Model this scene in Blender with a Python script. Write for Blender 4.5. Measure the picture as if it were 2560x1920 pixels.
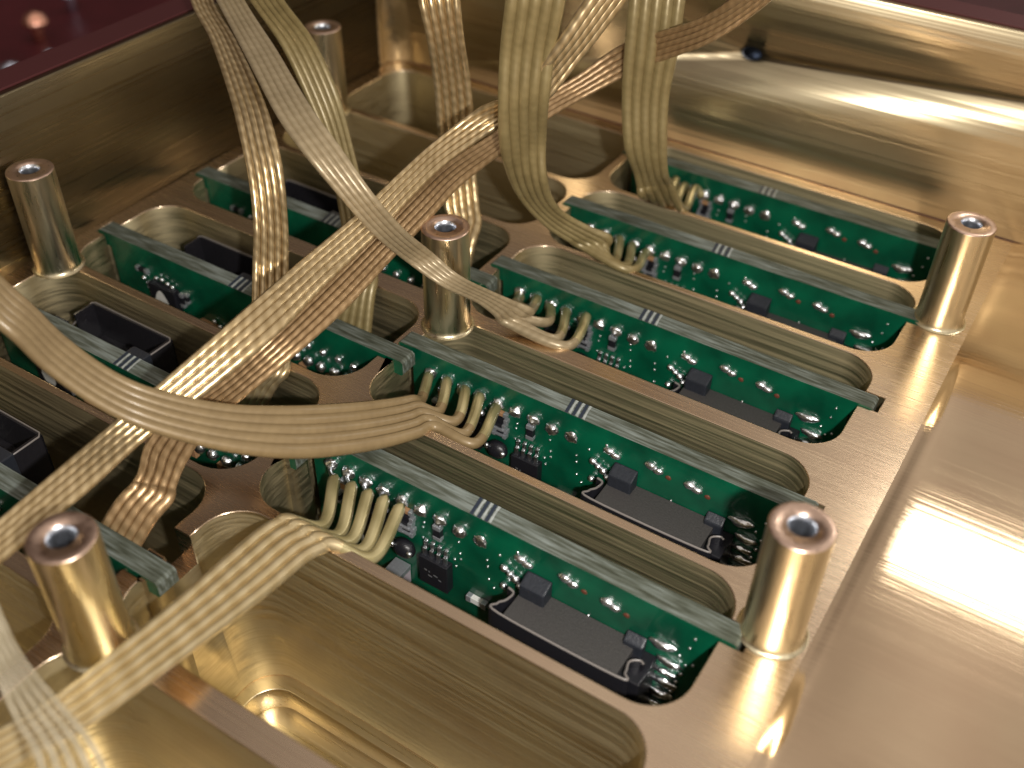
import bpy, bmesh, math, random
from mathutils import Vector, Matrix, noise
random.seed(7)
scene = bpy.context.scene
for o in list(bpy.data.objects): bpy.data.objects.remove(o)
V = Vector
R = math.radians

# ------------------------------------------------------------------ camera
cd = bpy.data.cameras.new('camera'); cam = bpy.data.objects.new('camera', cd)
scene.collection.objects.link(cam)
CAM = V((3.96751, -9.71971, 4.92775))
cam.matrix_world = Matrix(((0.84381, -0.36099, 0.39708, CAM.x), (0.53628, 0.53971, -0.64894, CAM.y),
                           (0.01995, 0.76052, 0.649, CAM.z), (0, 0, 0, 1)))
cd.sensor_width = 36; cd.lens = 36 * 2655.99 / 2560
cd.clip_start = 0.05; cd.clip_end = 200
cd.dof.use_dof = True; cd.dof.focus_distance = 7.3; cd.dof.aperture_fstop = 0.40
scene.camera = cam

# ------------------------------------------------------------------ world: dim warm room, coloured by direction
w = bpy.data.worlds.new('World'); scene.world = w; w.use_nodes = True
nt = w.node_tree; N = nt.nodes; Lk = nt.links
N.clear()
out = N.new('ShaderNodeOutputWorld'); bg = N.new('ShaderNodeBackground'); Lk.new(bg.outputs[0], out.inputs[0])
tc = N.new('ShaderNodeTexCoord'); sep = N.new('ShaderNodeSeparateXYZ'); Lk.new(tc.outputs['Generated'], sep.inputs[0])
mr = N.new('ShaderNodeMapRange'); mr.inputs[1].default_value = -0.15; mr.inputs[2].default_value = 0.85
hz = N.new('ShaderNodeMath'); hz.operation = 'MULTIPLY_ADD'; hz.inputs[1].default_value = 0.8
Lk.new(sep.outputs[2], hz.inputs[0]); Lk.new(sep.outputs[0], hz.inputs[2]); Lk.new(hz.outputs[0], mr.inputs[0])
mx = N.new('ShaderNodeMix'); mx.data_type = 'RGBA'
mx.inputs[6].default_value = (0.07, 0.05, 0.04, 1); mx.inputs[7].default_value = (0.68, 0.61, 0.54, 1)
Lk.new(mr.outputs[0], mx.inputs[0])
nz = N.new('ShaderNodeTexNoise'); nz.inputs['Scale'].default_value = 2.4; nz.inputs['Detail'].default_value = 2
Lk.new(tc.outputs['Generated'], nz.inputs['Vector'])
cr = N.new('ShaderNodeValToRGB'); cr.color_ramp.elements[0].position = 0.36; cr.color_ramp.elements[0].color = (.35, .33, .3, 1)
cr.color_ramp.elements[1].position = 0.66; cr.color_ramp.elements[1].color = (1.35, 1.35, 1.35, 1)
Lk.new(nz.outputs[0], cr.inputs[0])
mm = N.new('ShaderNodeMix'); mm.data_type = 'RGBA'; mm.blend_type = 'MULTIPLY'; mm.inputs[0].default_value = 1
Lk.new(mx.outputs[2], mm.inputs[6]); Lk.new(cr.outputs[0], mm.inputs[7]); Lk.new(mm.outputs[2], bg.inputs[0])
bg.inputs[1].default_value = 1.0

# ------------------------------------------------------------------ lamps
def area(name, loc, target, sx, sy, power, col):
    l = bpy.data.lights.new(name, 'AREA'); l.shape = 'RECTANGLE'; l.size = sx; l.size_y = sy; l.energy = power; l.color = col
    o = bpy.data.objects.new(name, l); scene.collection.objects.link(o); o.location = loc
    o.rotation_euler = (V(target) - V(loc)).to_track_quat('-Z', 'Y').to_euler(); return o
# small bright lamp of the phone, beside its lens
area('phone_lamp', (5.2, -9.9, 5.1), (1.2, -4.6, 0), 0.22, 0.22, 620, (1.0, 0.96, 0.90))
# ceiling lamp ahead of the camera; its mirror image is the white patch on the right floor
ceiling = area('ceiling_lamp', (5.36, 1.42, 6.0), (5.36, 1.42, 0), 4.2, 1.0, 140, (1.0, 0.95, 0.84))

scene.view_settings.view_transform = 'Standard'; scene.view_settings.look = 'None'
scene.view_settings.gamma = 1; scene.view_settings.exposure = 0.15; scene.view_settings.use_curve_mapping = False
scene.render.engine = 'CYCLES'

# ------------------------------------------------------------------ materials
def new_mat(name):
    m = bpy.data.materials.new(name); m.use_nodes = True
    nt = m.node_tree; return m, nt, nt.nodes['Principled BSDF']
def simple(name, col, rough=.5, metal=0., coat=0., bump=0., bscale=60., var=0., ior=1.5):
    m, nt, b = new_mat(name); N = nt.nodes; L = nt.links
    b.inputs['Base Color'].default_value = (*col, 1); b.inputs['Roughness'].default_value = rough
    b.inputs['Metallic'].default_value = metal; b.inputs['Coat Weight'].default_value = coat
    b.inputs['Coat Roughness'].default_value = .12; b.inputs['IOR'].default_value = ior
    tc = N.new('ShaderNodeTexCoord'); nz = N.new('ShaderNodeTexNoise'); nz.inputs['Scale'].default_value = bscale
    nz.inputs['Detail'].default_value = 4; L.new(tc.outputs['Object'], nz.inputs['Vector'])
    if bump:
        bp = N.new('ShaderNodeBump'); bp.inputs['Strength'].default_value = bump; bp.inputs['Distance'].default_value = .01
        L.new(nz.outputs[0], bp.inputs['Height']); L.new(bp.outputs[0], b.inputs['Normal'])
    if var:
        mx = N.new('ShaderNodeMix'); mx.data_type = 'RGBA'
        mx.inputs[6].default_value = (*[c * (1 - var) for c in col], 1); mx.inputs[7].default_value = (*[min(1, c * (1 + var)) for c in col], 1)
        L.new(nz.outputs[0], mx.inputs[0]); L.new(mx.outputs[2], b.inputs['Base Color'])
    return m
def brass(name, scales, col=(.80, .56, .30), rough=.2, fine=.25, wide=.35, wdist=.03, wfreq=.11):
    """milled brass: streaks stretched along the tool path (scales = frequency on x, y, z)"""
    m, nt, b = new_mat(name); N = nt.nodes; L = nt.links
    b.inputs['Metallic'].default_value = 1
    tc = N.new('ShaderNodeTexCoord')
    def streak(f, det=3):
        mp = N.new('ShaderNodeMapping'); mp.inputs['Scale'].default_value = tuple(s * f for s in scales)
        L.new(tc.outputs['Object'], mp.inputs['Vector'])
        n = N.new('ShaderNodeTexNoise'); n.inputs['Scale'].default_value = 1; n.inputs['Detail'].default_value = det
        L.new(mp.outputs[0], n.inputs['Vector']); return n
    a = streak(1.0, 4); c = streak(wfreq, 2); blot = N.new('ShaderNodeTexNoise'); blot.inputs['Scale'].default_value = 1.7; blot.inputs['Detail'].default_value = 5
    L.new(tc.outputs['Object'], blot.inputs['Vector'])
    mx = N.new('ShaderNodeMix'); mx.data_type = 'RGBA'
    mx.inputs[6].default_value = (col[0] * .86, col[1] * .80, col[2] * .78, 1); mx.inputs[7].default_value = (min(1, col[0] * 1.08), col[1] * 1.12, col[2] * 1.1, 1)
    L.new(blot.outputs[0], mx.inputs[0]); L.new(mx.outputs[2], b.inputs['Base Color'])
    mr = N.new('ShaderNodeMapRange'); mr.inputs[1].default_value = .3; mr.inputs[2].default_value = .7
    mr.inputs[3].default_value = rough * .8; mr.inputs[4].default_value = rough * 1.35
    L.new(a.outputs[0], mr.inputs[0]); L.new(mr.outputs[0], b.inputs['Roughness'])
    b1 = N.new('ShaderNodeBump'); b1.inputs['Strength'].default_value = wide; b1.inputs['Distance'].default_value = wdist
    L.new(c.outputs[0], b1.inputs['Height'])
    b2 = N.new('ShaderNodeBump'); b2.inputs['Strength'].default_value = fine; b2.inputs['Distance'].default_value = .003
    L.new(a.outputs[0], b2.inputs['Height']); L.new(b1.outputs[0], b2.inputs['Normal'])
    L.new(b2.outputs[0], b.inputs['Normal']); return m
M_DECK = brass('milled_brass_deck', (1.2, 60, 42), (.78, .61, .45), .24, .11, .05)
M_WALL = brass('milled_brass_wall', (.07, 60, 55), (.72, .62, .42), .31, .2, .5, .03, .16)
M_SIDE = brass('shaded_brass_side', (60, .25, 50), (.21, .175, .115), .28, .08, .22, .012, .2)  # housing brass darkened to stand for weaker light on the left wall
M_FLOOR = brass('milled_brass_floor', (.8, 60, 40), (.84, .73, .52), .30, .10, .02)
M_RAISED = brass('milled_raised_floor', (.5, 50, 40), (.78, .60, .42), .08, .12, .04)
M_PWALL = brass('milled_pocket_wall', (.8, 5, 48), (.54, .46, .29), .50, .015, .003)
M_POST = brass('turned_brass', (26, 26, 2.2), (.80, .71, .50), .29, .2, .05)
M_PTOP = brass('faced_brass', (30, 30, 30), (.74, .55, .45), .32, .2, .05)
M_STEEL = simple('thread_steel', (.75, .78, .84), .34, 1, bump=.3, bscale=30)
M_SHADED_STEEL = simple('shaded_thread_steel', (.22, .24, .28), .3, 1, bump=.3, bscale=30)  # thread steel darkened to paint the shade inside the wall hole
M_SOLDER = simple('solder', (.86, .88, .92), .30, 1, bump=.7, bscale=34)
M_BLACK = simple('black_plastic', (.050, .047, .046), .55, bump=.35, bscale=70, var=.3)
M_SOCKET = simple('glossy_black_socket', (.016, .015, .018), .22, bump=.2, bscale=40, var=.3)
M_LATCH = simple('dark_grey_plastic', (.018, .021, .029), .45, bump=.3, bscale=50, var=.3)
M_CHIP = simple('chip_epoxy', (.012, .012, .016), .35, bump=.2, bscale=90)
M_WHITE = simple('label_white', (.62, .62, .60), .5, var=.15, bscale=40)
M_GREYBAR = simple('terminal_grey', (.5, .52, .56), .28, .7, var=.2, bscale=60)
M_TANCAP = simple('capacitor_tan', (.36, .20, .10), .45, var=.2)
M_COPPER = simple('copper_spot', (.14, .045, .025), .5, .2)
M_GLINT = simple('rim_highlight', (.20, .18, .17), .4)  # paler grey that paints the light caught on black rims
M_CERAM = simple('ceramic_mauve', (.42, .36, .40), .3)
M_TABLE = simple('dark_red_surface', (.085, .012, .018), .35, bump=.4, bscale=2.5, var=.4)
M_EDGE = simple('red_gasket', (.07, .012, .014), .6)

def mat_board():
    m, nt, b = new_mat('green_solder_mask'); N = nt.nodes; L = nt.links
    b.inputs['Roughness'].default_value = .32; b.inputs['Coat Weight'].default_value = .6; b.inputs['Coat Roughness'].default_value = .1
    tc = N.new('ShaderNodeTexCoord')
    n = N.new('ShaderNodeTexNoise'); n.inputs['Scale'].default_value = 3.2; n.inputs['Detail'].default_value = 3; L.new(tc.outputs['Object'], n.inputs['Vector'])
    cr = N.new('ShaderNodeValToRGB'); cr.color_ramp.elements[0].color = (.0, .048, .024, 1); cr.color_ramp.elements[1].color = (.001, .105, .050, 1)
    cr.color_ramp.elements[0].position = .35; cr.color_ramp.elements[1].position = .7
    L.new(n.outputs[0], cr.inputs[0])
    mp = N.new('ShaderNodeMapping'); mp.inputs['Scale'].default_value = (5, 1, 26); mp.inputs['Rotation'].default_value = (0, R(25), 0)
    L.new(tc.outputs['Object'], mp.inputs['Vector'])
    s = N.new('ShaderNodeTexNoise'); s.inputs['Scale'].default_value = 1.4; s.inputs['Detail'].default_value = 5; L.new(mp.outputs[0], s.inputs['Vector'])
    c2 = N.new('ShaderNodeValToRGB'); c2.color_ramp.elements[0].position = .66; c2.color_ramp.elements[1].position = .80
    L.new(s.outputs[0], c2.inputs[0])
    mx = N.new('ShaderNodeMix'); mx.data_type = 'RGBA'; mx.inputs[7].default_value = (.10, .26, .17, 1)
    mu = N.new('ShaderNodeMath'); mu.operation = 'MULTIPLY'; mu.inputs[1].default_value = .5
    L.new(c2.outputs[0], mu.inputs[0]); L.new(mu.outputs[0], mx.inputs[0]); L.new(cr.outputs[0], mx.inputs[6])
    L.new(mx.outputs[2], b.inputs['Base Color'])
    bp = N.new('ShaderNodeBump'); bp.inputs['Strength'].default_value = .12; bp.inputs['Distance'].default_value = .01
    L.new(s.outputs[0], bp.inputs['Height']); L.new(bp.outputs[0], b.inputs['Normal']); return m
M_BOARD = mat_board()
def mat_cut():
    m, nt, b = new_mat('sawn_fibreglass_edge'); N = nt.nodes; L = nt.links
    b.inputs['Roughness'].default_value = .62; b.inputs['Specular IOR Level'].default_value = .25
    tc = N.new('ShaderNodeTexCoord')
    mp = N.new('ShaderNodeMapping'); mp.inputs['Scale'].default_value = (2.2, 26, 10); L.new(tc.outputs['Object'], mp.inputs['Vector'])
    s = N.new('ShaderNodeTexNoise'); s.inputs['Scale'].default_value = 2; s.inputs['Detail'].default_value = 8; L.new(mp.outputs[0], s.inputs['Vector'])
    cr = N.new('ShaderNodeValToRGB'); e = cr.color_ramp.elements
    e[0].position = .33; e[0].color = (.04, .045, .03, 1); e[1].position = .80; e[1].color = (.21, .24, .225, 1)
    x = e.new(.5); x.color = (.085, .095, .075, 1)
    sx = N.new('ShaderNodeSeparateXYZ'); L.new(tc.outputs['Object'], sx.inputs[0])
    d1 = N.new('ShaderNodeMath'); d1.operation = 'SUBTRACT'; d1.inputs[1].default_value = 1.45; L.new(sx.outputs[0], d1.inputs[0])
    d2 = N.new('ShaderNodeMath'); d2.operation = 'ABSOLUTE'; L.new(d1.outputs[0], d2.inputs[0])
    d3 = N.new('ShaderNodeMapRange'); d3.inputs[1].default_value = .12; d3.inputs[2].default_value = .75; d3.inputs[3].default_value = .16; d3.inputs[4].default_value = 0
    L.new(d2.outputs[0], d3.inputs[0])
    d4 = N.new('ShaderNodeMath'); d4.operation = 'ADD'; L.new(d3.outputs[0], d4.inputs[0]); L.new(s.outputs[0], d4.inputs[1])
    L.new(d4.outputs[0], cr.inputs[0]); L.new(cr.outputs[0], b.inputs['Base Color'])
    bp = N.new('ShaderNodeBump'); bp.inputs['Strength'].default_value = .5; bp.inputs['Distance'].default_value = .01
    L.new(s.outputs[0], bp.inputs['Height']); L.new(bp.outputs[0], b.inputs['Normal']); return m
M_CUT = mat_cut()
M_SCUFF = simple('white_scuff', (.34, .37, .36), .6, bump=.8, bscale=30, var=.35)
M_DARKMARK = simple('dark_mark', (.02, .03, .05), .4)

def mat_wire(name, dark, light, rough, twist, strand, metal=.75, coat=.25):
    """stranded conductor seen through clear insulation: strands wind round the wire (uv.x = length, uv.y = turn)"""
    m, nt, b = new_mat(name); N = nt.nodes; L = nt.links
    uv = N.new('ShaderNodeTexCoord'); sp = N.new('ShaderNodeSeparateXYZ'); L.new(uv.outputs['UV'], sp.inputs[0])
    a = N.new('ShaderNodeMath'); a.operation = 'MULTIPLY'; a.inputs[1].default_value = twist; L.new(sp.outputs[0], a.inputs[0])
    c = N.new('ShaderNodeMath'); c.operation = 'MULTIPLY'; c.inputs[1].default_value = 1; L.new(sp.outputs[1], c.inputs[0])
    ad = N.new('ShaderNodeMath'); ad.operation = 'ADD'; L.new(a.outputs[0], ad.inputs[0]); L.new(c.outputs[0], ad.inputs[1])
    t = N.new('ShaderNodeMath'); t.operation = 'MULTIPLY'; t.inputs[1].default_value = 2 * math.pi; L.new(ad.outputs[0], t.inputs[0])
    s = N.new('ShaderNodeMath'); s.operation = 'SINE'; L.new(t.outputs[0], s.inputs[0])
    mr = N.new('ShaderNodeMapRange'); mr.inputs[1].default_value = -1; mr.inputs[2].default_value = 1; L.new(s.outputs[0], mr.inputs[0])
    # wandering tint along the length
    tc = N.new('ShaderNodeTexCoord'); nz = N.new('ShaderNodeTexNoise'); nz.inputs['Scale'].default_value = 9; nz.inputs['Detail'].default_value = 4
    L.new(tc.outputs['Object'], nz.inputs['Vector'])
    mx = N.new('ShaderNodeMix'); mx.data_type = 'RGBA'; mx.inputs[6].default_value = (*dark, 1); mx.inputs[7].default_value = (*light, 1)
    av = N.new('ShaderNodeMath'); av.operation = 'MULTIPLY_ADD'; av.inputs[1].default_value = strand; L.new(mr.outputs[0], av.inputs[0])
    sc = N.new('ShaderNodeMath'); sc.operation = 'MULTIPLY'; sc.inputs[1].default_value = 1 - strand; L.new(nz.outputs[0], sc.inputs[0]); L.new(sc.outputs[0], av.inputs[2])
    L.new(av.outputs[0], mx.inputs[0]); L.new(mx.outputs[2], b.inputs['Base Color'])
    b.inputs['Metallic'].default_value = metal; b.inputs['Roughness'].default_value = rough
    b.inputs['Coat Weight'].default_value = coat; b.inputs['Coat Roughness'].default_value = .2; b.inputs['Coat IOR'].default_value = 1.45
    bp = N.new('ShaderNodeBump'); bp.inputs['Strength'].default_value = .6 * strand; bp.inputs['Distance'].default_value = .008
    L.new(mr.outputs[0], bp.inputs['Height']); L.new(bp.outputs[0], b.inputs['Normal']); return m
M_AMBER = mat_wire('clear_wire_amber', (.24, .145, .062), (.50, .34, .18), .36, 12.0, .35, .55)
M_LAMPLIT = mat_wire('clear_wire_lamplit', (.50, .37, .17), (.80, .68, .44), .28, 7.0, .25)  # wire colour lightened to paint the phone lamp's brightness on this ribbon
M_TWIST = mat_wire('clear_wire_twisted', (.34, .23, .10), (.78, .62, .37), .30, 11.0, .34)
M_SOFT = mat_wire('clear_wire_soft', (.17, .115, .052), (.26, .185, .090), .5, 15.0, .09, .15)
M_PALE = mat_wire('clear_wire_pale', (.22, .165, .09), (.42, .335, .21), .38, 15.0, .16, .3)
M_OLIVE = mat_wire('clear_wire_olive', (.17, .125, .05), (.33, .26, .12), .40, 15.0, .10, .25)
M_LEAD = mat_wire('clear_lead', (.24, .20, .085), (.56, .48, .26), .28, 3.0, .5, .45, .6)
M_BLUR = mat_wire('clear_wire_whitish', (.30, .255, .17), (.50, .44, .32), .35, 9.0, .5, .3)

# ------------------------------------------------------------------ object helpers
def link(o): scene.collection.objects.link(o); return o
def tag(o, label=None, cat=None, group=None, kind=None):
    if label: o['label'] = label
    if cat: o['category'] = cat
    if group: o['group'] = group
    if kind: o['kind'] = kind
    return o
def empty(name, loc, label, cat, group=None):
    o = bpy.data.objects.new(name, None); link(o); o.location = loc; o.empty_display_size = .1
    return tag(o, label, cat, group)
def mesh_obj(name, verts, faces, m, parent=None, smooth=False, uvs=None):
    me = bpy.data.meshes.new(name); me.from_pydata([tuple(v) for v in verts], [], faces); me.validate()
    if m: me.materials.append(m)
    if smooth:
        me.polygons.foreach_set('use_smooth', [True] * len(me.polygons))
    if uvs:
        ul = me.uv_layers.new(name='UVMap')
        for lp in me.loops: ul.data[lp.index].uv = uvs[lp.vertex_index]
    me.update(); o = bpy.data.objects.new(name, me); link(o)
    if parent: o.parent = parent
    return o
def bm_obj(name, bm, m, parent=None, smooth=False):
    me = bpy.data.meshes.new(name); bm.to_mesh(me); bm.free()
    if m: me.materials.append(m)
    if smooth: me.polygons.foreach_set('use_smooth', [True] * len(me.polygons))
    o = bpy.data.objects.new(name, me); link(o)
    if parent: o.parent = parent
    return o
def box_bm(bm, x0, x1, y0, y1, z0, z1, bev=0.0):
    r = bmesh.ops.create_cube(bm, size=1); vs = r['verts']
    bmesh.ops.scale(bm, vec=(x1 - x0, y1 - y0, z1 - z0), verts=vs)
    bmesh.ops.translate(bm, vec=((x0 + x1) / 2, (y0 + y1) / 2, (z0 + z1) / 2), verts=vs)
    if bev:
        es = list({e for v in vs for e in v.link_edges})
        bmesh.ops.bevel(bm, geom=es, offset=bev, segments=2, affect='EDGES', profile=.6)
def box(name, x0, x1, y0, y1, z0, z1, m, parent=None, bev=0.004):
    bm = bmesh.new(); box_bm(bm, min(x0, x1), max(x0, x1), min(y0, y1), max(y0, y1), min(z0, z1), max(z0, z1), bev)
    return bm_obj(name, bm, m, parent)
def blob(name, c, r, m, parent=None, seed=0, amp=.18, sub=2):
    """a lump of solder: squashed ball with uneven surface"""
    bm = bmesh.new(); bmesh.ops.create_icosphere(bm, subdivisions=sub, radius=1)
    for v in bm.verts:
        k = 1 + amp * noise.noise(v.co * 1.7 + V((seed * 3.1, seed, 0)))
        v.co = V((v.co.x * r[0] * k, v.co.y * r[1] * k, v.co.z * r[2] * k))
        v.co += V(c)
    return bm_obj(name, bm, m, parent, True)
def ngon_prism(pts, z0, z1):
    n = len(pts); vs = [(x, y, z0) for x, y in pts] + [(x, y, z1) for x, y in pts]
    fs = [tuple(range(n))[::-1], tuple(range(n, 2 * n))] + [(i, (i + 1) % n, n + (i + 1) % n, n + i) for i in range(n)]
    return vs, fs
def arc(cx, cy, r, a0, a1, n=9):
    return [(cx + r * math.cos(R(a0 + (a1 - a0) * i / n)), cy + r * math.sin(R(a0 + (a1 - a0) * i / n))) for i in range(n + 1)]
def rrect(x0, x1, y0, y1, r, nl=None, nr=None):
    """rounded rectangle (ccw) with an optional square notch (ya, yb, x) in its left / right end"""
    p = arc(x1 - r, y0 + r, r, -90, 0)
    if nr: p += [(x1, nr[0]), (nr[2], nr[0]), (nr[2], nr[1]), (x1, nr[1])]
    p += arc(x1 - r, y1 - r, r, 0, 90) + arc(x0 + r, y1 - r, r, 90, 180)
    if nl: p += [(x0, nl[1]), (nl[2], nl[1]), (nl[2], nl[0]), (x0, nl[0])]
    p += arc(x0 + r, y0 + r, r, 180, 270); return p
def plate(name, loops, ztop, zbot, m, parent=None, bev=.008):
    """flat plate with holes: filled 2D curve, extruded, converted to a mesh"""
    cu = bpy.data.curves.new(name, 'CURVE'); cu.dimensions = '2D'; cu.fill_mode = 'BOTH'
    for lp in loops:
        s = cu.splines.new('POLY'); s.points.add(len(lp) - 1); s.use_cyclic_u = True
        for q, (x, y) in zip(s.points, lp): q.co = (x, y, 0, 1)
    cu.extrude = (ztop - zbot) / 2 - bev; cu.bevel_depth = bev; cu.bevel_resolution = 1; cu.offset = -bev
    t = bpy.data.objects.new('tmp', cu); link(t)
    dg = bpy.context.evaluated_depsgraph_get(); dg.update()
    me = bpy.data.meshes.new_from_object(t.evaluated_get(dg)); bpy.data.objects.remove(t); bpy.data.curves.remove(cu)
    me.name = name; me.materials.clear(); me.materials.append(m)
    for v in me.vertices: v.co.z += (ztop + zbot) / 2
    o = bpy.data.objects.new(name, me); link(o)
    if parent: o.parent = parent
    return o
def dup(root, loc, label):
    r = root.copy(); link(r); r.location = loc; r['label'] = label
    for ch in list(root.children):
        c = ch.copy(); link(c); c.parent = r
        for g in list(ch.children):
            d = g.copy(); link(d); d.parent = c
    return r
def catmull(pts, n):
    P = [V(p) for p in pts]; P = [2 * P[0] - P[1]] + P + [2 * P[-1] - P[-2]]; o = []
    for i in range(1, len(P) - 2):
        for j in range(n):
            t = j / n; a, b, c, d = P[i - 1], P[i], P[i + 1], P[i + 2]
            o.append(.5 * ((2 * b) + (c - a) * t + (2 * a - 5 * b + 4 * c - d) * t * t + (-a + 3 * b - 3 * c + d) * t ** 3))
    o.append(P[-2]); return o
def tube(name, path, rad, m, parent, sides=10, n0=0):
    """tube with uv = (length, turn); rad is a list or a number"""
    vs, fs, uv = [], [], []
    t = (path[1] - path[0]).normalized(); u = t.orthogonal().normalized(); L = 0
    for i, p in enumerate(path):
        t2 = (path[min(i + 1, len(path) - 1)] - path[max(i - 1, 0)])
        t2 = t2.normalized() if t2.length > 1e-9 else t
        u = (u - t2 * u.dot(t2)).normalized(); b = t2.cross(u)
        if i: L += (path[i] - path[i - 1]).length
        r = rad[i] if isinstance(rad, list) else rad
        for k in range(sides + 1):
            a = 2 * math.pi * k / sides
            vs.append(p + (u * math.cos(a) + b * math.sin(a)) * r); uv.append((L + n0, k / sides))
    s = sides + 1
    for i in range(len(path) - 1):
        for k in range(sides): fs.append((i * s + k, i * s + k + 1, (i + 1) * s + k + 1, (i + 1) * s + k))
    fs.append(tuple(range(sides))[::-1]); e = (len(path) - 1) * s; fs.append(tuple(e + k for k in range(sides)))
    return mesh_obj(name, vs, fs, m, parent, True, uv)
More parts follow.
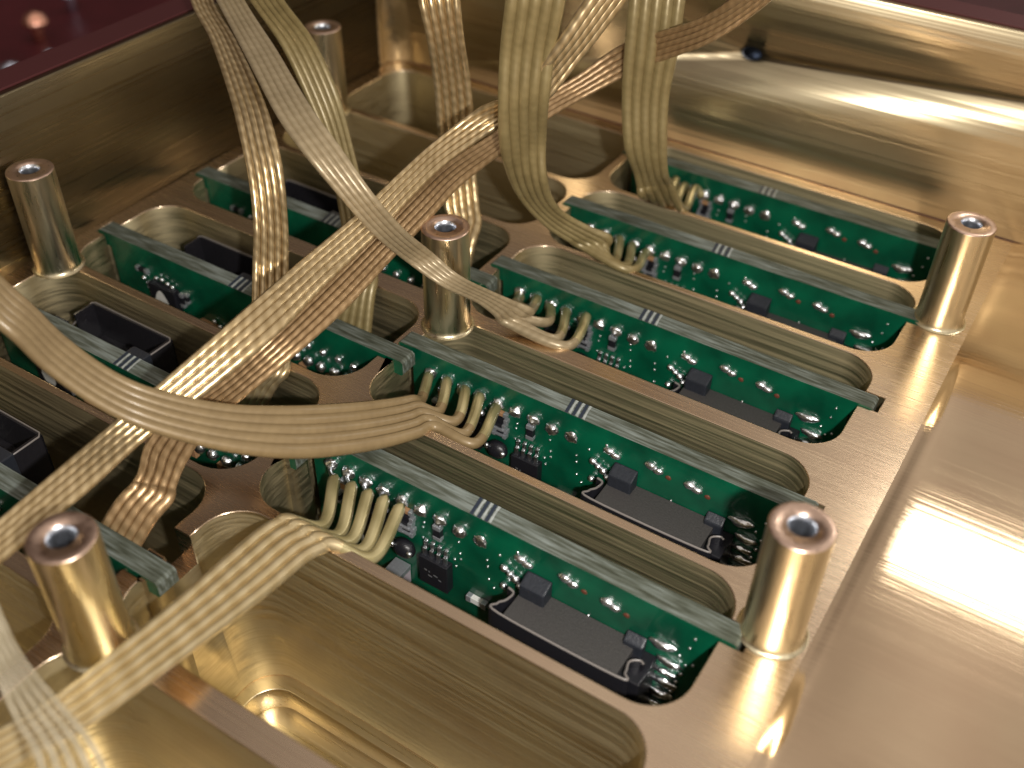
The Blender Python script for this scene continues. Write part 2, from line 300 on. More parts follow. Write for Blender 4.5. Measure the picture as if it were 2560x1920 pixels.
RIB={'A1': [((-3.057, -3.556, 1.9), (-2.907, -3.448, 1.9)), ((-2.578, -4.021, 1.75), (-2.433, -3.919, 1.75)), ((-2.17, -4.25, 1.62), (-1.957, -4.193, 1.62)), ((-1.675, -4.6, 1.45), (-1.404, -4.54, 1.45)), ((-1.405, -4.799, 1.3), (-1.062, -4.794, 1.27)), ((-1.201, -4.976, 1.05), (-0.935, -4.895, 1.03)), ((-1.084, -5.115, 0.75), (-0.91, -4.939, 0.72)), ((-1.056, -5.214, 0.45), (-0.868, -5.034, 0.42)), ((-0.894, -5.442, 0.2), (-0.692, -5.274, 0.18)), ((-0.63, -5.72, 0.02), (-0.469, -5.557, 0.0))], 'A2': [((-2.097, -4.348, 2.3), (-1.937, -4.232, 2.3)), ((-1.61, -4.636, 2.15), (-1.457, -4.527, 2.15)), ((-1.006, -5.0, 2.0), (-0.96, -4.782, 2.0)), ((-0.556, -5.259, 1.85), (-0.411, -5.084, 1.85)), ((-0.239, -5.364, 1.7), (-0.132, -5.165, 1.7)), ((-0.047, -5.302, 1.45), (0.13, -5.181, 1.45)), ((0.096, -5.17, 1.15), (0.229, -5.021, 1.15)), ((0.151, -4.898, 0.8), (0.247, -4.725, 0.8)), ((0.376, -4.817, 0.64), (0.427, -4.67, 0.66)), ((0.482, -4.527, 0.36), (0.538, -4.4, 0.4)), ((0.583, -4.321, 0.08), (0.705, -4.102, 0.13))], 'A3': [((-1.634, -4.483, 2.4), (-1.448, -4.349, 2.4)), ((-1.713, -4.22, 2.0), (-1.52, -4.083, 2.0)), ((-1.609, -4.054, 1.6), (-1.508, -3.818, 1.6)), ((-1.416, -4.044, 1.2), (-1.341, -3.786, 1.2)), ((-1.258, -4.079, 0.9), (-1.113, -3.931, 0.9)), ((-1.088, -4.202, 0.65), (-0.868, -4.127, 0.65)), ((-0.934, -4.339, 0.4), (-0.739, -4.206, 0.4)), ((-0.853, -4.431, 0.18), (-0.689, -4.252, 0.18)), ((-0.785, -4.511, 0.06), (-0.586, -4.376, 0.06))], 'B': [((-1.009, -3.189, 2.2), (-0.754, -3.004, 2.2)), ((-0.883, -3.303, 1.9), (-0.624, -3.119, 1.9)), ((-0.817, -3.293, 1.6), (-0.606, -3.097, 1.6)), ((-0.816, -3.232, 1.25), (-0.595, -3.033, 1.25)), ((-0.803, -3.216, 0.9), (-0.552, -3.042, 0.9)), ((-0.771, -3.23, 0.55), (-0.549, -3.036, 0.55)), ((-0.723, -3.273, 0.28), (-0.48, -3.091, 0.28)), ((-0.65, -3.336, 0.08), (-0.365, -3.22, 0.06))], 'C': [((0.19, -3.713, 2.6), (0.518, -3.475, 2.6)), ((0.23, -3.814, 2.3), (0.547, -3.588, 2.3)), ((0.178, -3.789, 1.95), (0.491, -3.585, 1.95)), ((0.185, -3.819, 1.6), (0.476, -3.617, 1.6)), ((0.181, -3.776, 1.2), (0.365, -3.452, 1.2)), ((0.133, -3.581, 0.85), (0.416, -3.494, 0.9)), ((0.168, -3.412, 0.55), (0.428, -3.377, 0.62)), ((0.333, -3.284, 0.3), (0.494, -3.185, 0.4)), ((0.527, -3.086, 0.08), (0.757, -2.956, 0.18))], 'D': [((0.475, -2.487, 2.3), (0.836, -2.226, 2.3)), ((0.55, -2.608, 2.0), (0.884, -2.37, 2.0)), ((0.569, -2.647, 1.65), (0.906, -2.428, 1.65)), ((0.583, -2.644, 1.25), (0.881, -2.437, 1.25)), ((0.647, -2.651, 0.85), (0.925, -2.459, 0.85)), ((0.675, -2.483, 0.55), (0.946, -2.402, 0.58)), ((0.698, -2.382, 0.28), (0.896, -2.17, 0.38))], 'E1': [((0.831, -3.343, 2.6), (0.896, -2.925, 2.5)), ((0.673, -3.498, 2.3), (0.751, -3.117, 2.2)), ((0.5, -3.644, 1.95), (0.569, -3.309, 1.85)), ((0.237, -3.673, 1.6), (0.389, -3.531, 1.5)), ((-0.125, -3.646, 1.35), (0.066, -3.545, 1.25)), ((-0.315, -3.92, 1.15), (-0.131, -4.007, 1.08)), ((-0.348, -4.341, 1.05), (-0.137, -4.449, 1.0)), ((-0.335, -4.795, 0.98), (-0.086, -4.913, 0.95)), ((-0.299, -5.415, 0.95), (-0.029, -5.515, 0.92)), ((-0.278, -6.029, 0.9), (0.032, -6.125, 0.88)), ((-0.396, -6.658, 0.7), (-0.122, -6.691, 0.68)), ((-0.507, -6.998, 0.55), (-0.251, -7.008, 0.55)), ((-0.514, -7.421, 0.5), (-0.246, -7.434, 0.5)), ((-0.469, -7.837, 0.5), (-0.223, -7.848, 0.5)), ((-0.441, -8.159, 0.5), (-0.204, -8.164, 0.5))], 'E2': [((1.785, -2.745, 2.7), (1.903, -2.568, 2.6)), ((1.462, -2.803, 2.3), (1.529, -2.51, 2.15)), ((1.118, -2.672, 2.0), (1.243, -2.62, 1.85)), ((0.474, -2.477, 1.6), (0.717, -2.524, 1.5)), ((0.192, -2.706, 1.35), (0.355, -2.725, 1.25)), ((0.002, -2.929, 1.2), (0.154, -3.089, 1.12)), ((-0.124, -3.398, 1.05), (0.038, -3.562, 1.0)), ((-0.252, -3.839, 0.95), (-0.03, -4.002, 0.92)), ((-0.241, -4.315, 0.9), (0.01, -4.44, 0.87)), ((-0.199, -4.8, 0.85), (0.045, -4.916, 0.82)), ((-0.149, -5.389, 0.8), (0.115, -5.506, 0.78)), ((-0.141, -5.944, 0.72), (0.09, -5.981, 0.7)), ((-0.295, -6.284, 0.5), (-0.073, -6.3, 0.5)), ((-0.51, -6.574, 0.3), (-0.244, -6.488, 0.3)), ((-0.528, -6.798, 0.22), (-0.219, -6.723, 0.22)), ((-0.428, -6.971, 0.17), (-0.186, -6.852, 0.17)), ((-0.415, -7.061, 0.12), (-0.132, -6.982, 0.1))], 'F': [((-1.463, -6.974, 1.5), (-1.241, -7.265, 1.5)), ((-1.171, -7.005, 1.35), (-0.937, -7.263, 1.35)), ((-0.997, -6.978, 1.22), (-0.8, -7.23, 1.22)), ((-0.729, -6.989, 1.1), (-0.57, -7.234, 1.1)), ((-0.428, -6.939, 0.95), (-0.305, -7.172, 0.93)), ((-0.22, -6.8, 0.8), (-0.086, -7.057, 0.78)), ((-0.006, -6.527, 0.6), (0.164, -6.822, 0.58)), ((0.181, -6.182, 0.42), (0.375, -6.525, 0.38)), ((0.321, -5.826, 0.25), (0.512, -6.186, 0.2)), ((0.397, -5.55, 0.12), (0.665, -5.816, 0.07)), ((0.46, -5.344, 0.04), (0.78, -5.461, -0.02))], 'G': [((0.542, -8.932, 0.55), (0.769, -8.954, 0.5)), ((0.593, -8.697, 0.5), (0.789, -8.681, 0.42)), ((0.602, -8.39, 0.4), (0.83, -8.378, 0.33)), ((0.567, -7.999, 0.3), (0.83, -7.965, 0.23)), ((0.535, -7.571, 0.22), (0.839, -7.532, 0.15)), ((0.484, -7.168, 0.14), (0.843, -7.136, 0.08)), ((0.455, -6.846, 0.08), (0.844, -6.83, 0.04)), ((0.476, -6.68, 0.04), (0.906, -6.668, 0.02))], 'H': [((0.42, -8.337, 1.5), (0.484, -8.609, 1.5)), ((0.7, -8.477, 1.25), (0.798, -8.65, 1.3)), ((0.901, -8.548, 1.15), (0.943, -8.7, 1.2)), ((1.15, -8.581, 1.05), (1.072, -8.758, 1.1)), ((1.329, -8.603, 1.0), (1.212, -8.799, 1.05)), ((1.459, -8.642, 0.95), (1.315, -8.861, 1.0)), ((1.574, -8.708, 0.9), (1.422, -8.936, 0.95))]}
LEAD={5: [((0.636, -6.502, -0.1), (0.42, -6.13, -0.1)), ((0.768, -6.514, -0.1), (0.57, -6.13, -0.08)), ((0.861, -6.511, -0.1), (0.71, -6.13, -0.07)), ((0.974, -6.522, -0.1), (0.84, -6.13, -0.05)), ((1.06, -6.534, -0.1), (0.97, -6.13, -0.05))], 4: [((0.472, -5.24, -0.06), (0.35, -4.99, -0.1)), ((0.644, -5.267, -0.06), (0.52, -4.99, -0.06)), ((0.799, -5.284, -0.06), (0.68, -4.99, -0.07)), ((0.923, -5.357, -0.06), (0.8, -4.99, -0.08)), ((1.038, -5.395, -0.06), (0.93, -4.99, -0.13))], 3: [((0.461, -3.962, 0.0), (0.35, -3.72, -0.13)), ((0.601, -3.958, 0.0), (0.51, -3.72, -0.08)), ((0.782, -4.025, 0.0), (0.64, -3.72, -0.12)), ((0.942, -4.173, 0.0), (0.78, -3.72, -0.11)), ((1.056, -4.199, 0.0), (0.96, -3.72, -0.08))], 2: [((0.599, -2.922, 0.0), (0.37, -2.55, -0.12)), ((0.714, -2.963, 0.0), (0.5, -2.55, -0.14)), ((0.817, -3.01, 0.0), (0.64, -2.55, -0.1)), ((0.918, -3.028, 0.0), (0.76, -2.55, -0.12)), ((0.984, -3.04, 0.0), (0.89, -2.55, -0.14))], 1: [((0.56, -1.842, -0.02), (0.38, -1.41, -0.17)), ((0.66, -1.878, -0.02), (0.51, -1.41, -0.11)), ((0.747, -1.887, -0.02), (0.62, -1.41, -0.05)), ((0.808, -1.845, -0.02), (0.71, -1.41, -0.08)), ((0.929, -1.898, -0.02), (0.82, -1.41, -0.07))]}
# ================================================================== SETTING
tb = mesh_obj('table_top', [(-40, -40, -2.6), (40, -40, -2.6), (40, 60, -2.6), (-40, 60, -2.6)], [(0, 1, 2, 3)], M_TABLE)
tag(tb, kind='structure')
tb['label'] = 'dark red surface the brass housing stands on'

# ================================================================== BRASS HOUSING
HX0, HX1, HY0, HY1 = -3.12, 9.5, -12.0, -0.80
STEP = 3.56
housing = empty('brass_housing', (0, -5, -2.1), 'milled brass housing with two columns of long pockets and tall side walls', 'housing')
housing.location = (0, 0, 0)
# pockets: (y_front, y_back, left notch, right notch) ; notches hold the board tabs
RS = {1: (-1.93, -.94, -1.30), 2: (-3.02, -1.99, -2.44), 3: (-4.22, -3.08, -3.61), 4: (-5.50, -4.37, -4.86),
      5: (-6.63, -5.57, -6.00), 6: (-7.77, -6.71, -7.28), 7: (-9.05, -7.94, None)}
LS = {1: (-2.03, -.96, None), 2: (-3.00, -2.11, None), 3: (-4.20, -3.07, -3.90), 4: (-5.47, -4.38, -5.05),
      5: (-6.60, -5.55, -6.22), 6: (-7.72, -6.66, -7.46), 7: (-9.05, -7.84, None)}
TH = .15                                            # board thickness
holes = []
for i, (a, b, yb) in RS.items():
    nl = (yb - .015, yb + TH + .01, .0) if yb and i != 6 else None
    nr = (yb - .015, yb + TH + .01, 3.245) if yb and i < 6 else None
    holes.append(rrect(.09, 3.10, a, b, .27, nl, nr))
for i, (a, b, yb) in LS.items():
    nr = (yb - .015, yb + TH + .01, .115 if i != 3 else .06) if yb else None
    if i == 4: nr = (yb - .015, yb + TH + .01, .085)
    nl = (yb - .015, yb + TH + .01, -3.06) if yb else None
    holes.append(rrect(-2.95, -.045 if i not in (1,) else 0.0, a, b, .27, nl, nr))
outer = [(HX0, HY0), (STEP, HY0), (STEP, HY1), (HX0, HY1)]
deck = plate('pocket_deck', [outer] + holes, 0, -1.75, M_DECK, housing, .007)
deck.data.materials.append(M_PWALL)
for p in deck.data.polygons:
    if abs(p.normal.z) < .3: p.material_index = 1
# pocket floors
fl = box('pocket_floor', HX0, STEP, HY0, HY1, -2.1, -1.98, M_FLOOR, housing, 0)
# ledge round the bottom of the pockets
holes2 = []
for d in (RS, LS):
    for i, (a, b, yb) in d.items():
        x0, x1 = (.09, 3.10) if d is RS else (-2.95, -.045)
        holes2.append(rrect(x0 + .10, x1 - .10, a + .10, b - .10, .22))
plate('pocket_ledge', [outer] + holes2, -1.752, -1.979, M_FLOOR, housing, .006)
# raised floor on the right, cut back in circles round the two posts
PO = {'mid': (.165, -4.47), 'right_far': (3.30, -2.28), 'right_near': (3.325, -5.78), 'left_near': (.245, -7.90),
      'left': (-2.90, -5.58), 'left_far': (-2.88, -2.20)}
RF = .04
prof = [(3.54, .0012), (3.56, .002), (3.585, .0045), (3.61, .008), (3.64, .0105), (3.68, .012), (3.9, .012), (HX1, .012)]
vs = [(x, y, z) for y in (HY0, HY1 + .001) for x, z in prof]; n_ = len(prof)
mesh_obj('raised_floor', vs, [(k, k + 1, n_ + k + 1, n_ + k) for k in range(n_ - 1)], M_RAISED, housing, True)
box('floor_base', STEP + .004, HX1, HY0, HY1, -.5, -.01, M_RAISED, housing, 0)
# open notches through the web left of the empty pocket
bm = bmesh.new(); box_bm(bm, -.16, .30, -7.28, -7.08, -.26, .2)
ct = bm_obj('cut', bm, None)
md = deck.modifiers.new('cut', 'BOOLEAN'); md.object = ct; md.operation = 'DIFFERENCE'; md.solver = 'EXACT'
dg = bpy.context.evaluated_depsgraph_get(); dg.update()
me = bpy.data.meshes.new_from_object(deck.evaluated_get(dg)); deck.modifiers.clear(); deck.data = me
bpy.data.objects.remove(ct)

# side wall, back wall with a rounded inner corner
WL, WB = 1.37, 1.74
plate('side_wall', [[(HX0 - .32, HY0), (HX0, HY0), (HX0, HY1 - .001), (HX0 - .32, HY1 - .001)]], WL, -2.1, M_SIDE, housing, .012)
inner = [(HX0 + .002, HY1 - .28)] + [(HX0 + .28 - .28 * math.cos(R(a)), HY1 - .28 + .28 * math.sin(R(a))) for a in range(8, 90, 9)] + [(HX0 + .28, HY1)]
wallpts = inner + [(HX1, HY1), (HX1, HY1 + .3), (HX0 - .32, HY1 + .3), (HX0 - .32, HY1 + .001), (HX0 + .002, HY1 + .001)]
bw = plate('back_wall', [wallpts], WB, .003, M_WALL, housing, .012)
# threaded hole in the back wall
bm = bmesh.new()
n = 28; rings = [(.098, -.004), (.088, .004), (.080, .02), (.080, .30)]
hole_c = V((.94, HY1, 1.05)); rg = []
for r, d in rings: rg.append([bm.verts.new((hole_c.x + r * math.cos(2 * math.pi * k / n), hole_c.y - .006 + d, hole_c.z + .62 * r * math.sin(2 * math.pi * k / n))) for k in range(n)])
for a, b in zip(rg, rg[1:]):
    for k in range(n): bm.faces.new((a[k], a[(k + 1) % n], b[(k + 1) % n], b[k]))
bm.faces.new(rg[-1]); bmesh.ops.recalc_face_normals(bm, faces=bm.faces)
# real opening cut into the wall for it
hw = bm_obj('threaded_hole', bm, M_SHADED_STEEL, housing, True); hw['label'] = 'small threaded hole high in the back wall'
bm = bmesh.new()
c1 = [bm.verts.new((hole_c.x + .096 * math.cos(2 * math.pi * k / n), hole_c.y - .1, hole_c.z + .62 * .096 * math.sin(2 * math.pi * k / n))) for k in range(n)]
c2 = [bm.verts.new((v.co.x, hole_c.y + .32, v.co.z)) for v in c1]
for k in range(n): bm.faces.new((c1[k], c1[(k + 1) % n], c2[(k + 1) % n], c2[k]))
bm.faces.new(c1[::-1]); bm.faces.new(c2); bmesh.ops.recalc_face_normals(bm, faces=bm.faces)
cut = bm_obj('cut', bm, None)
md = bw.modifiers.new('cut', 'BOOLEAN'); md.object = cut; md.operation = 'DIFFERENCE'; md.solver = 'EXACT'
dg = bpy.context.evaluated_depsgraph_get(); dg.update()
me = bpy.data.meshes.new_from_object(bw.evaluated_get(dg)); bw.modifiers.clear(); bw.data = me; bw.name = 'back_wall'
bpy.data.objects.remove(cut)
# dark red gasket along the wall tops
box('wall_gasket', HX0 - .34, HX0 - .06, HY0, HY1 + .3, WL + .001, WL + .02, M_EDGE, housing, .004)
box('wall_gasket', HX0 + .02, HX1, HY1 + .06, HY1 + .32, WB + .001, WB + .02, M_EDGE, housing, .004)

# ================================================================== POSTS
def lathe(name, prof, m, parent, n=40):
    vs, fs = [], []
    for r, z in prof:
        for k in range(n): vs.append((r * math.cos(2 * math.pi * k / n), r * math.sin(2 * math.pi * k / n), z))
    for i in range(len(prof) - 1):
        for k in range(n):
            a = i * n + k; b = i * n + (k + 1) % n; fs.append((a, b, b + n, a + n))
    return mesh_obj(name, vs, fs, m, parent, True)
PH = .87; PR = .176
def make_post(loc, label):
    t = empty('standoff_post', loc, label, 'standoff', 'brass standoff posts of the housing')
    lathe('post_body', [(PR + .03, .0025), (PR + .014, .008), (PR + .005, .022), (PR + .001, .05), (PR, .10), (PR, PH - .008)], M_POST, t)
    lathe('post_face', [(PR, PH - .008), (PR - .003, PH - .003), (PR - .012, PH), (.078, PH), (.078, PH - .002)], M_PTOP, t)
    pr = [(.078, PH - .001), (.066, PH - .016)]
    z = PH - .02
    for k in range(16): pr += [(.066, z), (.059, z - .012)]; z -= .024
    pr += [(.05, z), (.001, z - .03)]
    lathe('threaded_bore', pr, M_STEEL, t)
    return t
p0 = make_post((*PO['mid'], 0), 'brass standoff post at the centre where the two pocket columns meet')
for kx, lb in (('right_far', 'brass standoff post at the right end of the farthest circuit boards, near the back wall'),
               ('right_near', 'brass standoff post at the lower right, beside the white glare on the floor'),
               ('left_near', 'large blurred brass standoff post at the lower left, beside the pale ribbon cable'),
               ('left', 'brass standoff post at the left against the tall side wall'),
               ('left_far', 'brass standoff post in the far left corner half hidden by hanging cables')):
    dup(p0, (*PO[kx], 0), lb)

# ================================================================== CIRCUIT BOARDS
def board_shape(parent, flip=1):
    """upright board: front face y=0, back face y=TH, top edge at z=.015, tab at each end resting in the deck notch"""
    Lb = 3.22
    pts = [(0.02, .015), (3.20, .015), (3.22, -.002), (3.22, -.10), (3.205, -.115), (3.07, -.115), (3.07, -1.0), (2.9, -1.55), (.32, -1.55), (.13, -1.0), (.13, -.115), (.012, -.115), (0, -.10), (0, -.002)]
    bm = bmesh.new()
    f = [bm.verts.new((x, 0, z)) for x, z in pts]; b = [bm.verts.new((x, TH, z)) for x, z in pts]
    n = len(pts)
    bm.faces.new(f); bm.faces.new(b[::-1])
    sides = [bm.faces.new((f[(i + 1) % n], f[i], b[i], b[(i + 1) % n])) for i in range(n)]
    for s in sides: s.material_index = 1
    bmesh.ops.recalc_face_normals(bm, faces=bm.faces)
    o = bm_obj('board', bm, M_BOARD, parent); o.data.materials.append(M_CUT); return o
def edge_marks(parent, xm, scuffs):
    for k in range(3):
        x = xm + k * .055
        mesh_obj('edge_mark', [(x, .0, .0185), (x + .024, .0, .0185), (x + .002, TH, .0185), (x - .022, TH, .0185)], [(0, 1, 2, 3)], M_DARKMARK, parent)
        mesh_obj('edge_scuff', [(x + .027, .01, .0175), (x + .048, .0, .0175), (x + .03, TH * .6, .0175), (x + .028, TH, .0175), (x + .008, TH, .0175)], [(0, 1, 2, 3, 4)], M_SCUFF, parent)
def chip_leads(parent, xs, z0, z1, y=-.045):
    for x in xs:
        bm = bmesh.new(); box_bm(bm, x - .013, x + .013, y + .01, -.002, z1, z1 + .03, .003)
        box_bm(bm, x - .013, x + .013, y - .005, y + .015, z0, z1 + .02, .003)
        bm_obj('chip_lead', bm, M_SOLDER, parent)
def resistor(parent, x, z, w, h, body=M_CHIP, vertical=True, d=.035, name='resistor'):
    o = box(name, x - w / 2, x + w / 2, -d, -.001, z - h / 2, z + h / 2, body, parent, .004)
    if vertical:
        box('terminal', x - w / 2 - .003, x + w / 2 + .003, -d - .003, -.0005, z + h * .26, z + h / 2 + .004, M_GREYBAR, o, .004)
        box('terminal', x - w / 2 - .003, x + w / 2 + .003, -d - .003, -.0005, z - h / 2 - .004, z - h * .26, M_GREYBAR, o, .004)
    else:
        box('terminal', x + w * .26, x + w / 2 + .004, -d - .003, -.0005, z - h / 2 - .003, z + h / 2 + .003, M_GREYBAR, o, .004)
        box('terminal', x - w / 2 - .004, x - w * .26, -d - .003, -.0005, z - h / 2 - .003, z + h / 2 + .003, M_GREYBAR, o, .004)
    return o
PADX = [.31, .455, .60, .745, .90, 1.05, 1.20, 1.355, 1.51]; PADZ = -.145
def connector(parent, x0, x1, y0, ztop, zbot, dirn=-1, open_top=False):
    """black socket: shroud with raised rim, recessed top and latch towers"""
    yd = y0 + dirn * .30
    ya, yb = sorted((y0 + dirn * .002, yd))
    bm = bmesh.new(); box_bm(bm, x0 + .045, x1 - .045, ya, yb, zbot, ztop, .008)
    o = bm_obj('connector', bm, M_BLACK, parent)
    yr = yd
    rim = [(x0 - .03, y0 + dirn * .10), (x0 + .02, y0 + dirn * .12), (x0 + .01, y0 + dirn * .19), (x0 - .02, y0 + dirn * .24), (x0 + .03, yr), (x1 - .04, yr), (x1 - .005, y0 + dirn * .25),
           (x1 - .02, y0 + dirn * .17), (x1 + .03, y0 + dirn * .13), (x1 + .06, y0 + dirn * .14)]
    path = catmull([(x, y, ztop + .012) for x, y in rim], 6)
    bm = bmesh.new(); prev = None; hgt = .6
    for i, p in enumerate(path):
        t = (path[min(i + 1, len(path) - 1)] - path[max(i - 1, 0)]).normalized(); nn = V((-t.y, t.x, 0)) * .011
        ring = [bm.verts.new(p + nn), bm.verts.new(p - nn), bm.verts.new(p - nn - V((0, 0, hgt))), bm.verts.new(p + nn - V((0, 0, hgt)))]
        if prev:
            for k in range(4): bm.faces.new((prev[k], prev[(k + 1) % 4], ring[(k + 1) % 4], ring[k]))
        else: bm.faces.new(ring)
        prev = ring
    bm.faces.new(prev[::-1]); bmesh.ops.recalc_face_normals(bm, faces=bm.faces)
    rm = bm_obj('connector_rim', bm, M_CHIP, o)
    tube('rim_glint', [p + V((0, 0, .002)) for p in path], .0085, M_GLINT, o, 6)  # thin pale line along the rim, a painted edge highlight
    return o
def latch(parent, x0, x1, zt, zb, d=.12, name='latch'):
    bm = bmesh.new(); box_bm(bm, x0, x1, -d, -.001, zb, zt, .012)
    for v in bm.verts:
        if v.co.y < -d * .6 and v.co.z > (zt + zb) / 2: v.co.z -= .035
    return bm_obj(name, bm, M_LATCH, parent)

def right_board(loc, label):
    t = empty('circuit_board', loc, label, 'circuit board', 'green circuit boards standing on edge in the pockets')
    board_shape(t); edge_marks(t, 1.40, [(1.12, 1.39), (1.55, 1.80)])
    for i, x in enumerate(PADX):
        blob('solder_joint', (x, -.012, PADZ - .004 * i), (.051, .040 if i < 8 else .020, .047), M_SOLDER, t, i, .35, 3)
    # column of small chips right of the leads
    for k, z in enumerate((-.235, -.285, -.335, -.385, -.435)):
        resistor(t, .925 + .01 * (k % 2), z, .115, .032, M_CHIP if k else M_TANCAP, False, .035 + .006 * (k % 3))
    for k, z in enumerate((-.36, -.41)):
        box('terminal_bar', .86, .975, -.062, -.044, z - .011, z + .006, M_GREYBAR, t, .003)
    tc_ = blob('tantalum_capacitor', (.935, -.07, -.555), (.085, .06, .075), M_CHIP, t, 3, .05, 3)
    blob('solder_end', (.865, -.11, -.515), (.02, .02, .024), M_SOLDER, tc_, 1); blob('solder_end', (1.0, -.105, -.545), (.024, .02, .028), M_SOLDER, tc_, 2)
    box('black_coil', .60, .80, -.10, -.001, -.62, -.34, M_CHIP, t, .01)
    blob('solder_joint', (.78, -.05, -.28), (.03, .03, .028), M_SOLDER, t, 11); blob('solder_joint', (.73, -.05, -.34), (.028, .03, .022), M_SOLDER, t, 12)
    resistor(t, .40, -.30, .04, .11, M_TANCAP); resistor(t, .34, -.44, .04, .10, M_CHIP)
    resistor(t, 1.185, -.285, .055, .125, M_CHIP, True, .04)
    ic = box('chip', 1.055, 1.285, -.075, -.004, -.80, -.545, M_CHIP, t, .006)
    chip_leads(ic, [1.085, 1.14, 1.195, 1.25], -.555, -.50); chip_leads(ic, [1.085, 1.14, 1.195, 1.25], -.49, -.445, -.03)
    for (a, b, c_) in ((1.10, -.655, 2), (1.135, -.66, 1), (1.175, -.675, 3), (1.215, -.70, 2), (1.13, -.70, 3)):
        mesh_obj('chip_marking', [(a, -.0765, b), (a + .011 * c_, -.0765, b - .004), (a + .011 * c_, -.0765, b + .008), (a, -.0765, b + .012)], [(0, 1, 2, 3)], M_GREYBAR, ic)
    cc = box('ceramic_capacitor', .80, .925, -.15, -.004, -.98, -.80, M_CERAM, t, .008)
    box('terminal', .797, .928, -.153, -.003, -.845, -.797, M_GREYBAR, cc, .006)
    resistor(t, 1.49, -.78, .15, .05, M_WHITE, False, .04)
    for x, z in ((1.33, -.25), (1.335, -.305), (1.345, -.41), (1.35, -.465), (1.30, -.50), (1.31, -.56), (1.555, -.34), (1.56, -.40), (1.57, -.52), (1.61, -.58), (1.65, -.23),
                 (1.06, -.285), (1.05, -.335), (1.78, -.12), (1.045, -.44), (2.30, -.37), (2.38, -.42), (2.96, -.20), (3.0, -.34), (2.955, -.37), (2.91, -.31), (1.0, -.2), (2.98, -.10)):
        blob('via', (x, -.002, z), (.012, .009, .011), M_SOLDER, t, x * 7, .1, 1)
    # crescent pads and copper spots
    for j, (x, z) in enumerate(((1.83, -.16), (2.15, -.13), (2.44, -.15))):
        a = blob('solder_pad', (x - .025, -.008, z + .006), (.046, .030, .032), M_SOLDER, t, 20 + x, .3, 2)
        blob('solder_peak', (x + .028, -.008, z - .012), (.044, .028, .027), M_SOLDER, a, 30 + x, .3, 2)
        if j: blob('copper_spot', (x + .105, -.001, z - .045), (.023, .006, .02), M_COPPER, t, 5, .3, 2)
    # solder cluster left of the connector
    for x, z, r in ((1.70, -.30, .026), (1.745, -.32, .022), (1.785, -.35, .028), (1.82, -.39, .02), (1.70, -.47, .022)):
        blob('solder_joint', (x, -.02, z), (r * 1.2, .03, r), M_SOLDER, t, x * 9, .3, 2)
    connector(t, 1.81, 2.69, 0, -.37, -1.25)
    latch(t, 1.86, 2.04, -.23, -.45, .11)
    latch(t, 2.57, 2.70, -.30, -.46, .07); box('connector_end', 2.63, 2.78, -.25, -.002, -1.2, -.42, M_CHIP, t, .01)
    for x, z, a, h in ((2.80, -.27, .085, .034), (2.86, -.40, .085, .028), (2.845, -.50, .075, .022), (2.85, -.60, .085, .030), (2.83, -.73, .09, .034), (2.80, -.86, .075, .026)):
        blob('solder_pad', (x, -.015, z), (a, .028, h), M_SOLDER, t, x * 13 + z, .35, 3)
    for x, z in ((2.94, -.46), (2.92, -.55), (2.90, -.67)): blob('solder_tip', (x, -.01, z), (.02, .014, .015), M_SOLDER, t, x, .2, 1)
    return t
G0 = -0.012
rb = right_board((G0, RS[1][2], 0), 'green circuit board in the farthest right-hand pocket, against the back wall')
for i, lb in ((2, 'green circuit board in the second right-hand pocket from the back wall, olive ribbon soldered on'),
              (3, 'green circuit board just right of the centre post, thin twisted cable soldered on'),
              (4, 'green circuit board in the fourth right-hand pocket, where the brown curved ribbon is soldered'),
              (5, 'nearest green circuit board on the right, beside the empty pocket, five pale leads soldered on')):
    d = dup(rb, (G0, RS[i][2], 0), lb); d.rotation_euler.z = R((.25, -.3, .15, -.12)[i - 2])
    for c in d.children:
        if c.name.startswith('edge_'): c.location.x = (.05, -.03, .035, .02)[i - 2]

r5 = [o for o in scene.objects if o.get('label', '').startswith('nearest green')][0]
tube('clear_strip', catmull([(.74, -.26, -.36), (.76, -.25, -.60), (.80, -.22, -.74), (.86, -.20, -.80), (.98, -.24, -.84), (1.3, -.25, -.90), (1.72, -.26, -.96)], 8), .011, M_WHITE, r5, 6)

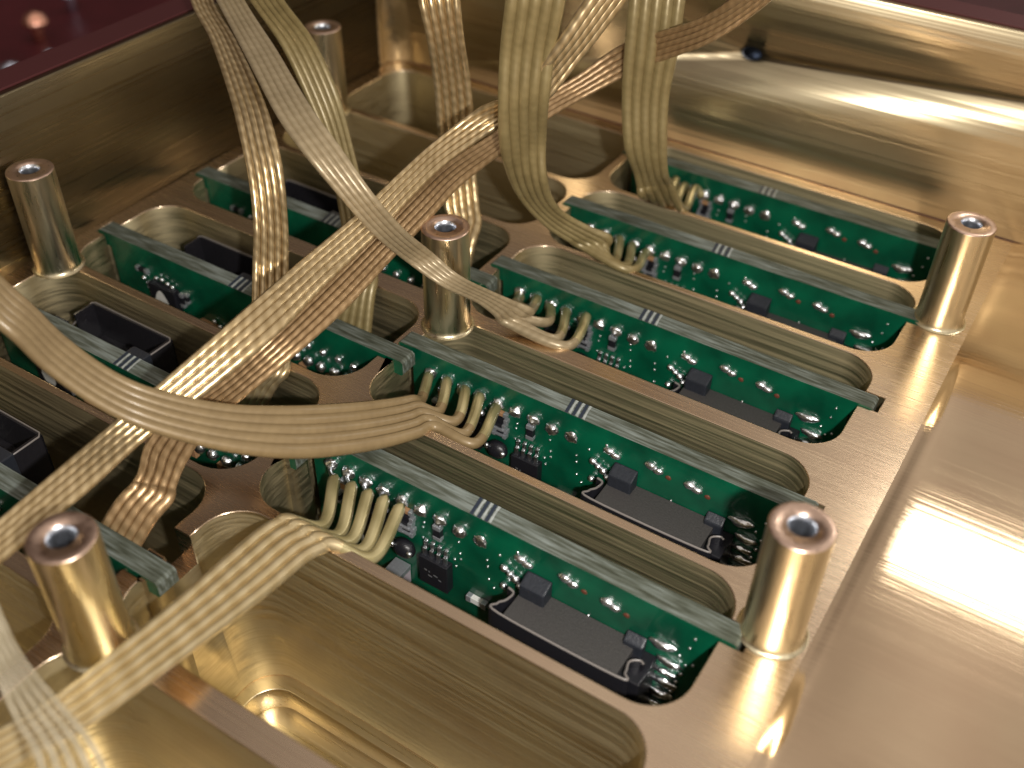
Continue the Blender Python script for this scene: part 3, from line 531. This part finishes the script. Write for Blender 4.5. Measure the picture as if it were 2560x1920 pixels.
def left_board(loc, label):
    t = empty('circuit_board', loc, label, 'circuit board', 'green circuit boards standing on edge in the pockets')
    board_shape(t); edge_marks(t, 1.50, [(1.22, 1.49), (1.64, 1.8)])
    # front: quad chip under a pale label, passives
    ic = box('chip', .60, .90, -.07, -.004, -.60, -.26, M_CHIP, t, .008)
    n = 14; lab = []
    for k in range(n):
        a = 2 * math.pi * k / n; lab.append((.735 + .08 * math.cos(a) * (1 - .35 * abs(math.sin(a))) , -.0715, -.415 + .12 * math.sin(a)))
    mesh_obj('chip_label', lab, [tuple(range(n))], M_WHITE, ic)
    for x, z, w_, h_ in ((.50, -.20, .13, .035), (.56, -.33, .045, .05), (.58, -.42, .05, .045), (.94, -.34, .035, .13), (.90, -.52, .06, .04), (1.0, -.30, .03, .09)):
        resistor(t, x, z, w_, h_, M_CHIP, h_ > w_)
    for x, z in ((.66, -.225), (.73, -.215), (.79, -.235), (.84, -.25), (.88, -.40), (.57, -.50), (.62, -.56), (1.28, -.42), (1.34, -.45), (.50, -.28)):
        blob('solder_joint', (x, -.02, z), (.022, .02, .02), M_SOLDER, t, x * 5, .3, 2)
    box('coil', 1.12, 1.30, -.08, -.002, -.62, -.45, M_TANCAP, t, .01)
    for i in range(9):
        x = 1.72 + .148 * i; blob('solder_joint', (x, -.012, -.20 - .004 * i), (.034, .028, .032), M_SOLDER, t, i + 40, .35, 2)
    for i in range(6):
        blob('pin_solder', (2.18 + .13 * i, -.03, -.36), (.045, .04, .05), M_SOLDER, t, i + 60, .4, 2)
        if i % 2 == 0: box('small_capacitor', 2.20 + .13 * i, 2.25 + .13 * i, -.04, -.002, -.5, -.43, M_TANCAP, t, .004)
    # back: black socket with open top
    x0, x1, y0, y1, zt, zb = .62, 1.50, TH + .10, TH + .40, -.12, -1.1
    bm = bmesh.new()
    for q in ((x0, x1, y1 - .02, y1), (x0, x0 + .02, TH + .2, y1), (x1 - .03, x1, TH + .02, y1), (x0, x1, y0, y0 + .02)):
        box_bm(bm, *q, zb, zt - (.12 if q[2] == y0 else 0), .004)
    box_bm(bm, x0 + .02, x1 - .02, y0 + .02, y1 - .02, zb, -.42, .004)
    s = bm_obj('socket', bm, M_SOCKET, t)
    tube('rim_glint', [V(q) for q in ((x0, y0, zt - .12), (x0, y1 - .02, zt), (x0 + .03, y1, zt), (x1 - .03, y1, zt), (x1, y1 - .03, zt), (x1, TH + .03, zt), (x1 - .02, TH + .02, zt - .3))], .007, M_GLINT, s, 6)  # pale tube added as painted glints on the socket edges
    box('socket_latch', x1 - .12, x1 + .06, TH + .002, TH + .14, -.40, -.06, M_LATCH, s, .01)
    box('socket_latch', x0 - .10, x0 + .04, TH + .002, TH + .12, -.40, -.12, M_LATCH, s, .01)
    for k in range(5): blob('socket_pin', (x0 + .12 + k * .15, TH + .06, -.30), (.014, .05, .014), M_COPPER if k == 2 else M_SOLDER, s, k, .2, 1)
    return t
lb0 = left_board((-3.07, LS[3][2], 0), 'dim green circuit board in the left-hand pocket nearest the far left corner')
for i, lb in ((4, 'green circuit board in the left column showing a chip with a pale oval label'),
              (5, 'green circuit board in the left column under the curved brown ribbon, black socket behind it'),
              (6, 'lower left circuit board whose tip rests in a notch beside the blurred post')):
    dup(lb0, (-3.07 + (.06 if i == 6 else .02), LS[i][2], 0), lb)

# ================================================================== BLURRED BITS BEYOND THE WALL
M_BITS = simple('bluish_bit', (.75, .80, 1.0), .18, 1); M_BITC = simple('copper_tint_bit', (1.0, .52, .38), .2, 1)
def bit(loc, m, label, r):  # made-up metal bits standing in for unidentified blurred spots of light
    t = empty('bright_spot_bit', loc, label, 'bright spot', 'unidentified bright spots, made up as metal bits, on the dark red surface')
    lathe('bit_head', [(.001, r * 1.3), (r * .6, r * 1.15), (r, r * .6), (r, .35 * r), (r * .45, .3 * r)], m, t, 20)
    lathe('bit_shank', [(r * .45, .3 * r), (r * .45, -r * 1.2), (.001, -r * 1.5)], m, t, 16)
bit((-12.3, 1.0, -2.4), M_BITC, 'blurred copper-coloured bright spot, made up as a metal bit, on the dark red surface beyond the left wall', .22)
bit((-11.0, -.5, -2.4), M_BITS, 'blurred bluish bright spot, made up as a metal bit, on the dark red surface nearest the left edge', .20)
bit((-11.1, .3, -2.4), M_BITS, 'faint blurred bright spot, made up as a metal bit, on the dark red surface between the copper one and the wall', .12)
bit((-12.9, 2.2, -2.4), M_BITS, 'blurred bluish bright spot, made up as a metal bit, on the dark red surface at the top edge of the photo', .18)
# ================================================================== RIBBON CABLES
# every station is (left edge point, right edge point) of the flat cable, in scene units
def ribbon(name, st, m, label, cat='ribbon cable', group='flat ribbon cables of five clear insulated wires', n=5, leads=None, lead_r=.040, r_mul=1.05, flatten=None, seed=0, bare=False, soldered=False):
    root_loc = (V(st[-1][0]) + V(st[-1][1])) / 2
    t = empty(name, root_loc, label, cat, group)
    Ls = catmull([s[0] for s in st], 12); Rs = catmull([s[1] for s in st], 12)
    rnd = random.Random(seed)
    for i in range(n):
        f = (i + .5) / n; path, rad = [], []
        for a, b in zip(Ls, Rs):
            w_ = (b - a).length; p = a.lerp(b, f)
            s = len(path) * .05
            path.append(p + V((noise.noise(V((s, seed, i * 5.0))), noise.noise(V((s, seed + 9, i * 5.0))), noise.noise(V((s, i * 5.0, seed + 5))))) * .0015)
            rad.append(w_ / (2 * n) * r_mul)
        tip = None
        if leads:
            mids, pad = leads(i, path[-1])
            k0 = len(path) - 6; base = path[:k0 + 1]; r0 = rad[k0]
            if bare: ext = catmull([path[k0], path[-1]] + mids, 12); tip = [mids[-1].lerp(mids[-2], .05), mids[-1].lerp(pad, .5) + V((.01, -.02, 0)), pad]
            else: ext = catmull([path[k0], path[-1]] + mids + [pad], 12)
            path = base + ext[1:]; m_ = len(ext) - 1
            rad = rad[:k0 + 1] + [r0 + (lead_r - r0) * min(1, (j + 1) / 16) for j in range(m_)]
            if not bare:
                for j in range(2): rad[-1 - j] = lead_r * (.5 + .3 * j)
            else:
                rad[-1] = lead_r * .6
        path = [p - root_loc for p in path]
        wo = tube('wire', path, rad, m, t, 10, i * .021 + rnd.random() * .008)
        if leads and name == 'ribbon_cable' and soldered:
            wo.data.materials.append(M_LEAD); k1 = (len(path) - 22) * 10
            for pi in range(k1, len(wo.data.polygons)): wo.data.polygons[pi].material_index = 1
        if tip: tube('tinned_end', [p - root_loc for p in catmull(tip, 5)], .014, M_SOLDER, wo, 8)
    return t
def pad(board, i):   # world position of solder pad i on right-hand board
    return V((G0 + PADX[i], RS[board][2] - .03, PADZ - .004 * i))
def lead_to(board, rev=False):   # bends round below the pads, then up the face of the board
    def f(i, end):
        j = 4 - i if rev else i; lo, hi = LEAD[board][j]; q = pad(board, j)
        return [V(lo), V(hi)], q + V((-.005, -.012, -.015))
    return f
def down(dx, dy, dz, sx=0.0):
    def f(i, end): return [end + V((dx * .35 + sx * (i - 2) * .3, dy * .35, dz * .25))], end + V((dx + sx * (i - 2), dy, dz))
    return f
ribbon('ribbon_cable', RIB['D'], M_OLIVE, 'olive ribbon hanging straight down to the farthest right-hand circuit board', soldered=True, leads=lead_to(1), seed=1, r_mul=1.2)
ribbon('ribbon_cable', RIB['C'], M_OLIVE, 'widest olive ribbon hanging down and curving right to the second right-hand board', soldered=True, leads=lead_to(2, True), seed=2, r_mul=1.2)
ribbon('ribbon_cable', RIB['B'], M_TWIST, 'bright ribbon hanging down behind the centre post into a left pocket', leads=down(.10, -.42, -.55), seed=3)
ribbon('ribbon_cable', RIB['A3'], M_OLIVE, 'dull brown ribbon hanging behind the diagonal pair, bending over a ridge into a pocket', leads=down(.03, -.28, -.5, .03), seed=4, r_mul=1.15)
ribbon('ribbon_cable', RIB['A1'], M_TWIST, 'glossy ribbon with twisted wires, leftmost of those hanging from the top', leads=down(-.16, -.25, -.4), seed=5)
ribbon('ribbon_cable', RIB['A2'], M_PALE, 'long pale ribbon slanting from upper left to the board right of the centre post', soldered=True, leads=lead_to(3, True), seed=6, r_mul=1.15)
ribbon('ribbon_cable', RIB['E2'], M_AMBER, 'lower ribbon of the diagonal pair, bending down into the lower left pocket', leads=down(-.10, -.38, -.35, -.0), seed=7)
ribbon('ribbon_cable', RIB['E1'], M_TWIST, 'upper ribbon of the diagonal pair, running on to the left edge of the photo', seed=8)
ribbon('ribbon_cable', RIB['F'], M_SOFT, 'matt brown ribbon sweeping in a wide curve from the left edge to a right-hand board', soldered=True, leads=lead_to(4), seed=9, r_mul=1.2)
ribbon('ribbon_cable', RIB['G'], M_LAMPLIT, 'pale glossy ribbon crossing the empty pocket from the lower left corner to the nearest board', soldered=True, leads=lead_to(5), seed=10, lead_r=.043, bare=True)
ribbon('ribbon_cable', RIB['H'], M_BLUR, 'blurred whitish cable of spaced wires crossing in front at the lower left corner', seed=11, r_mul=.5)
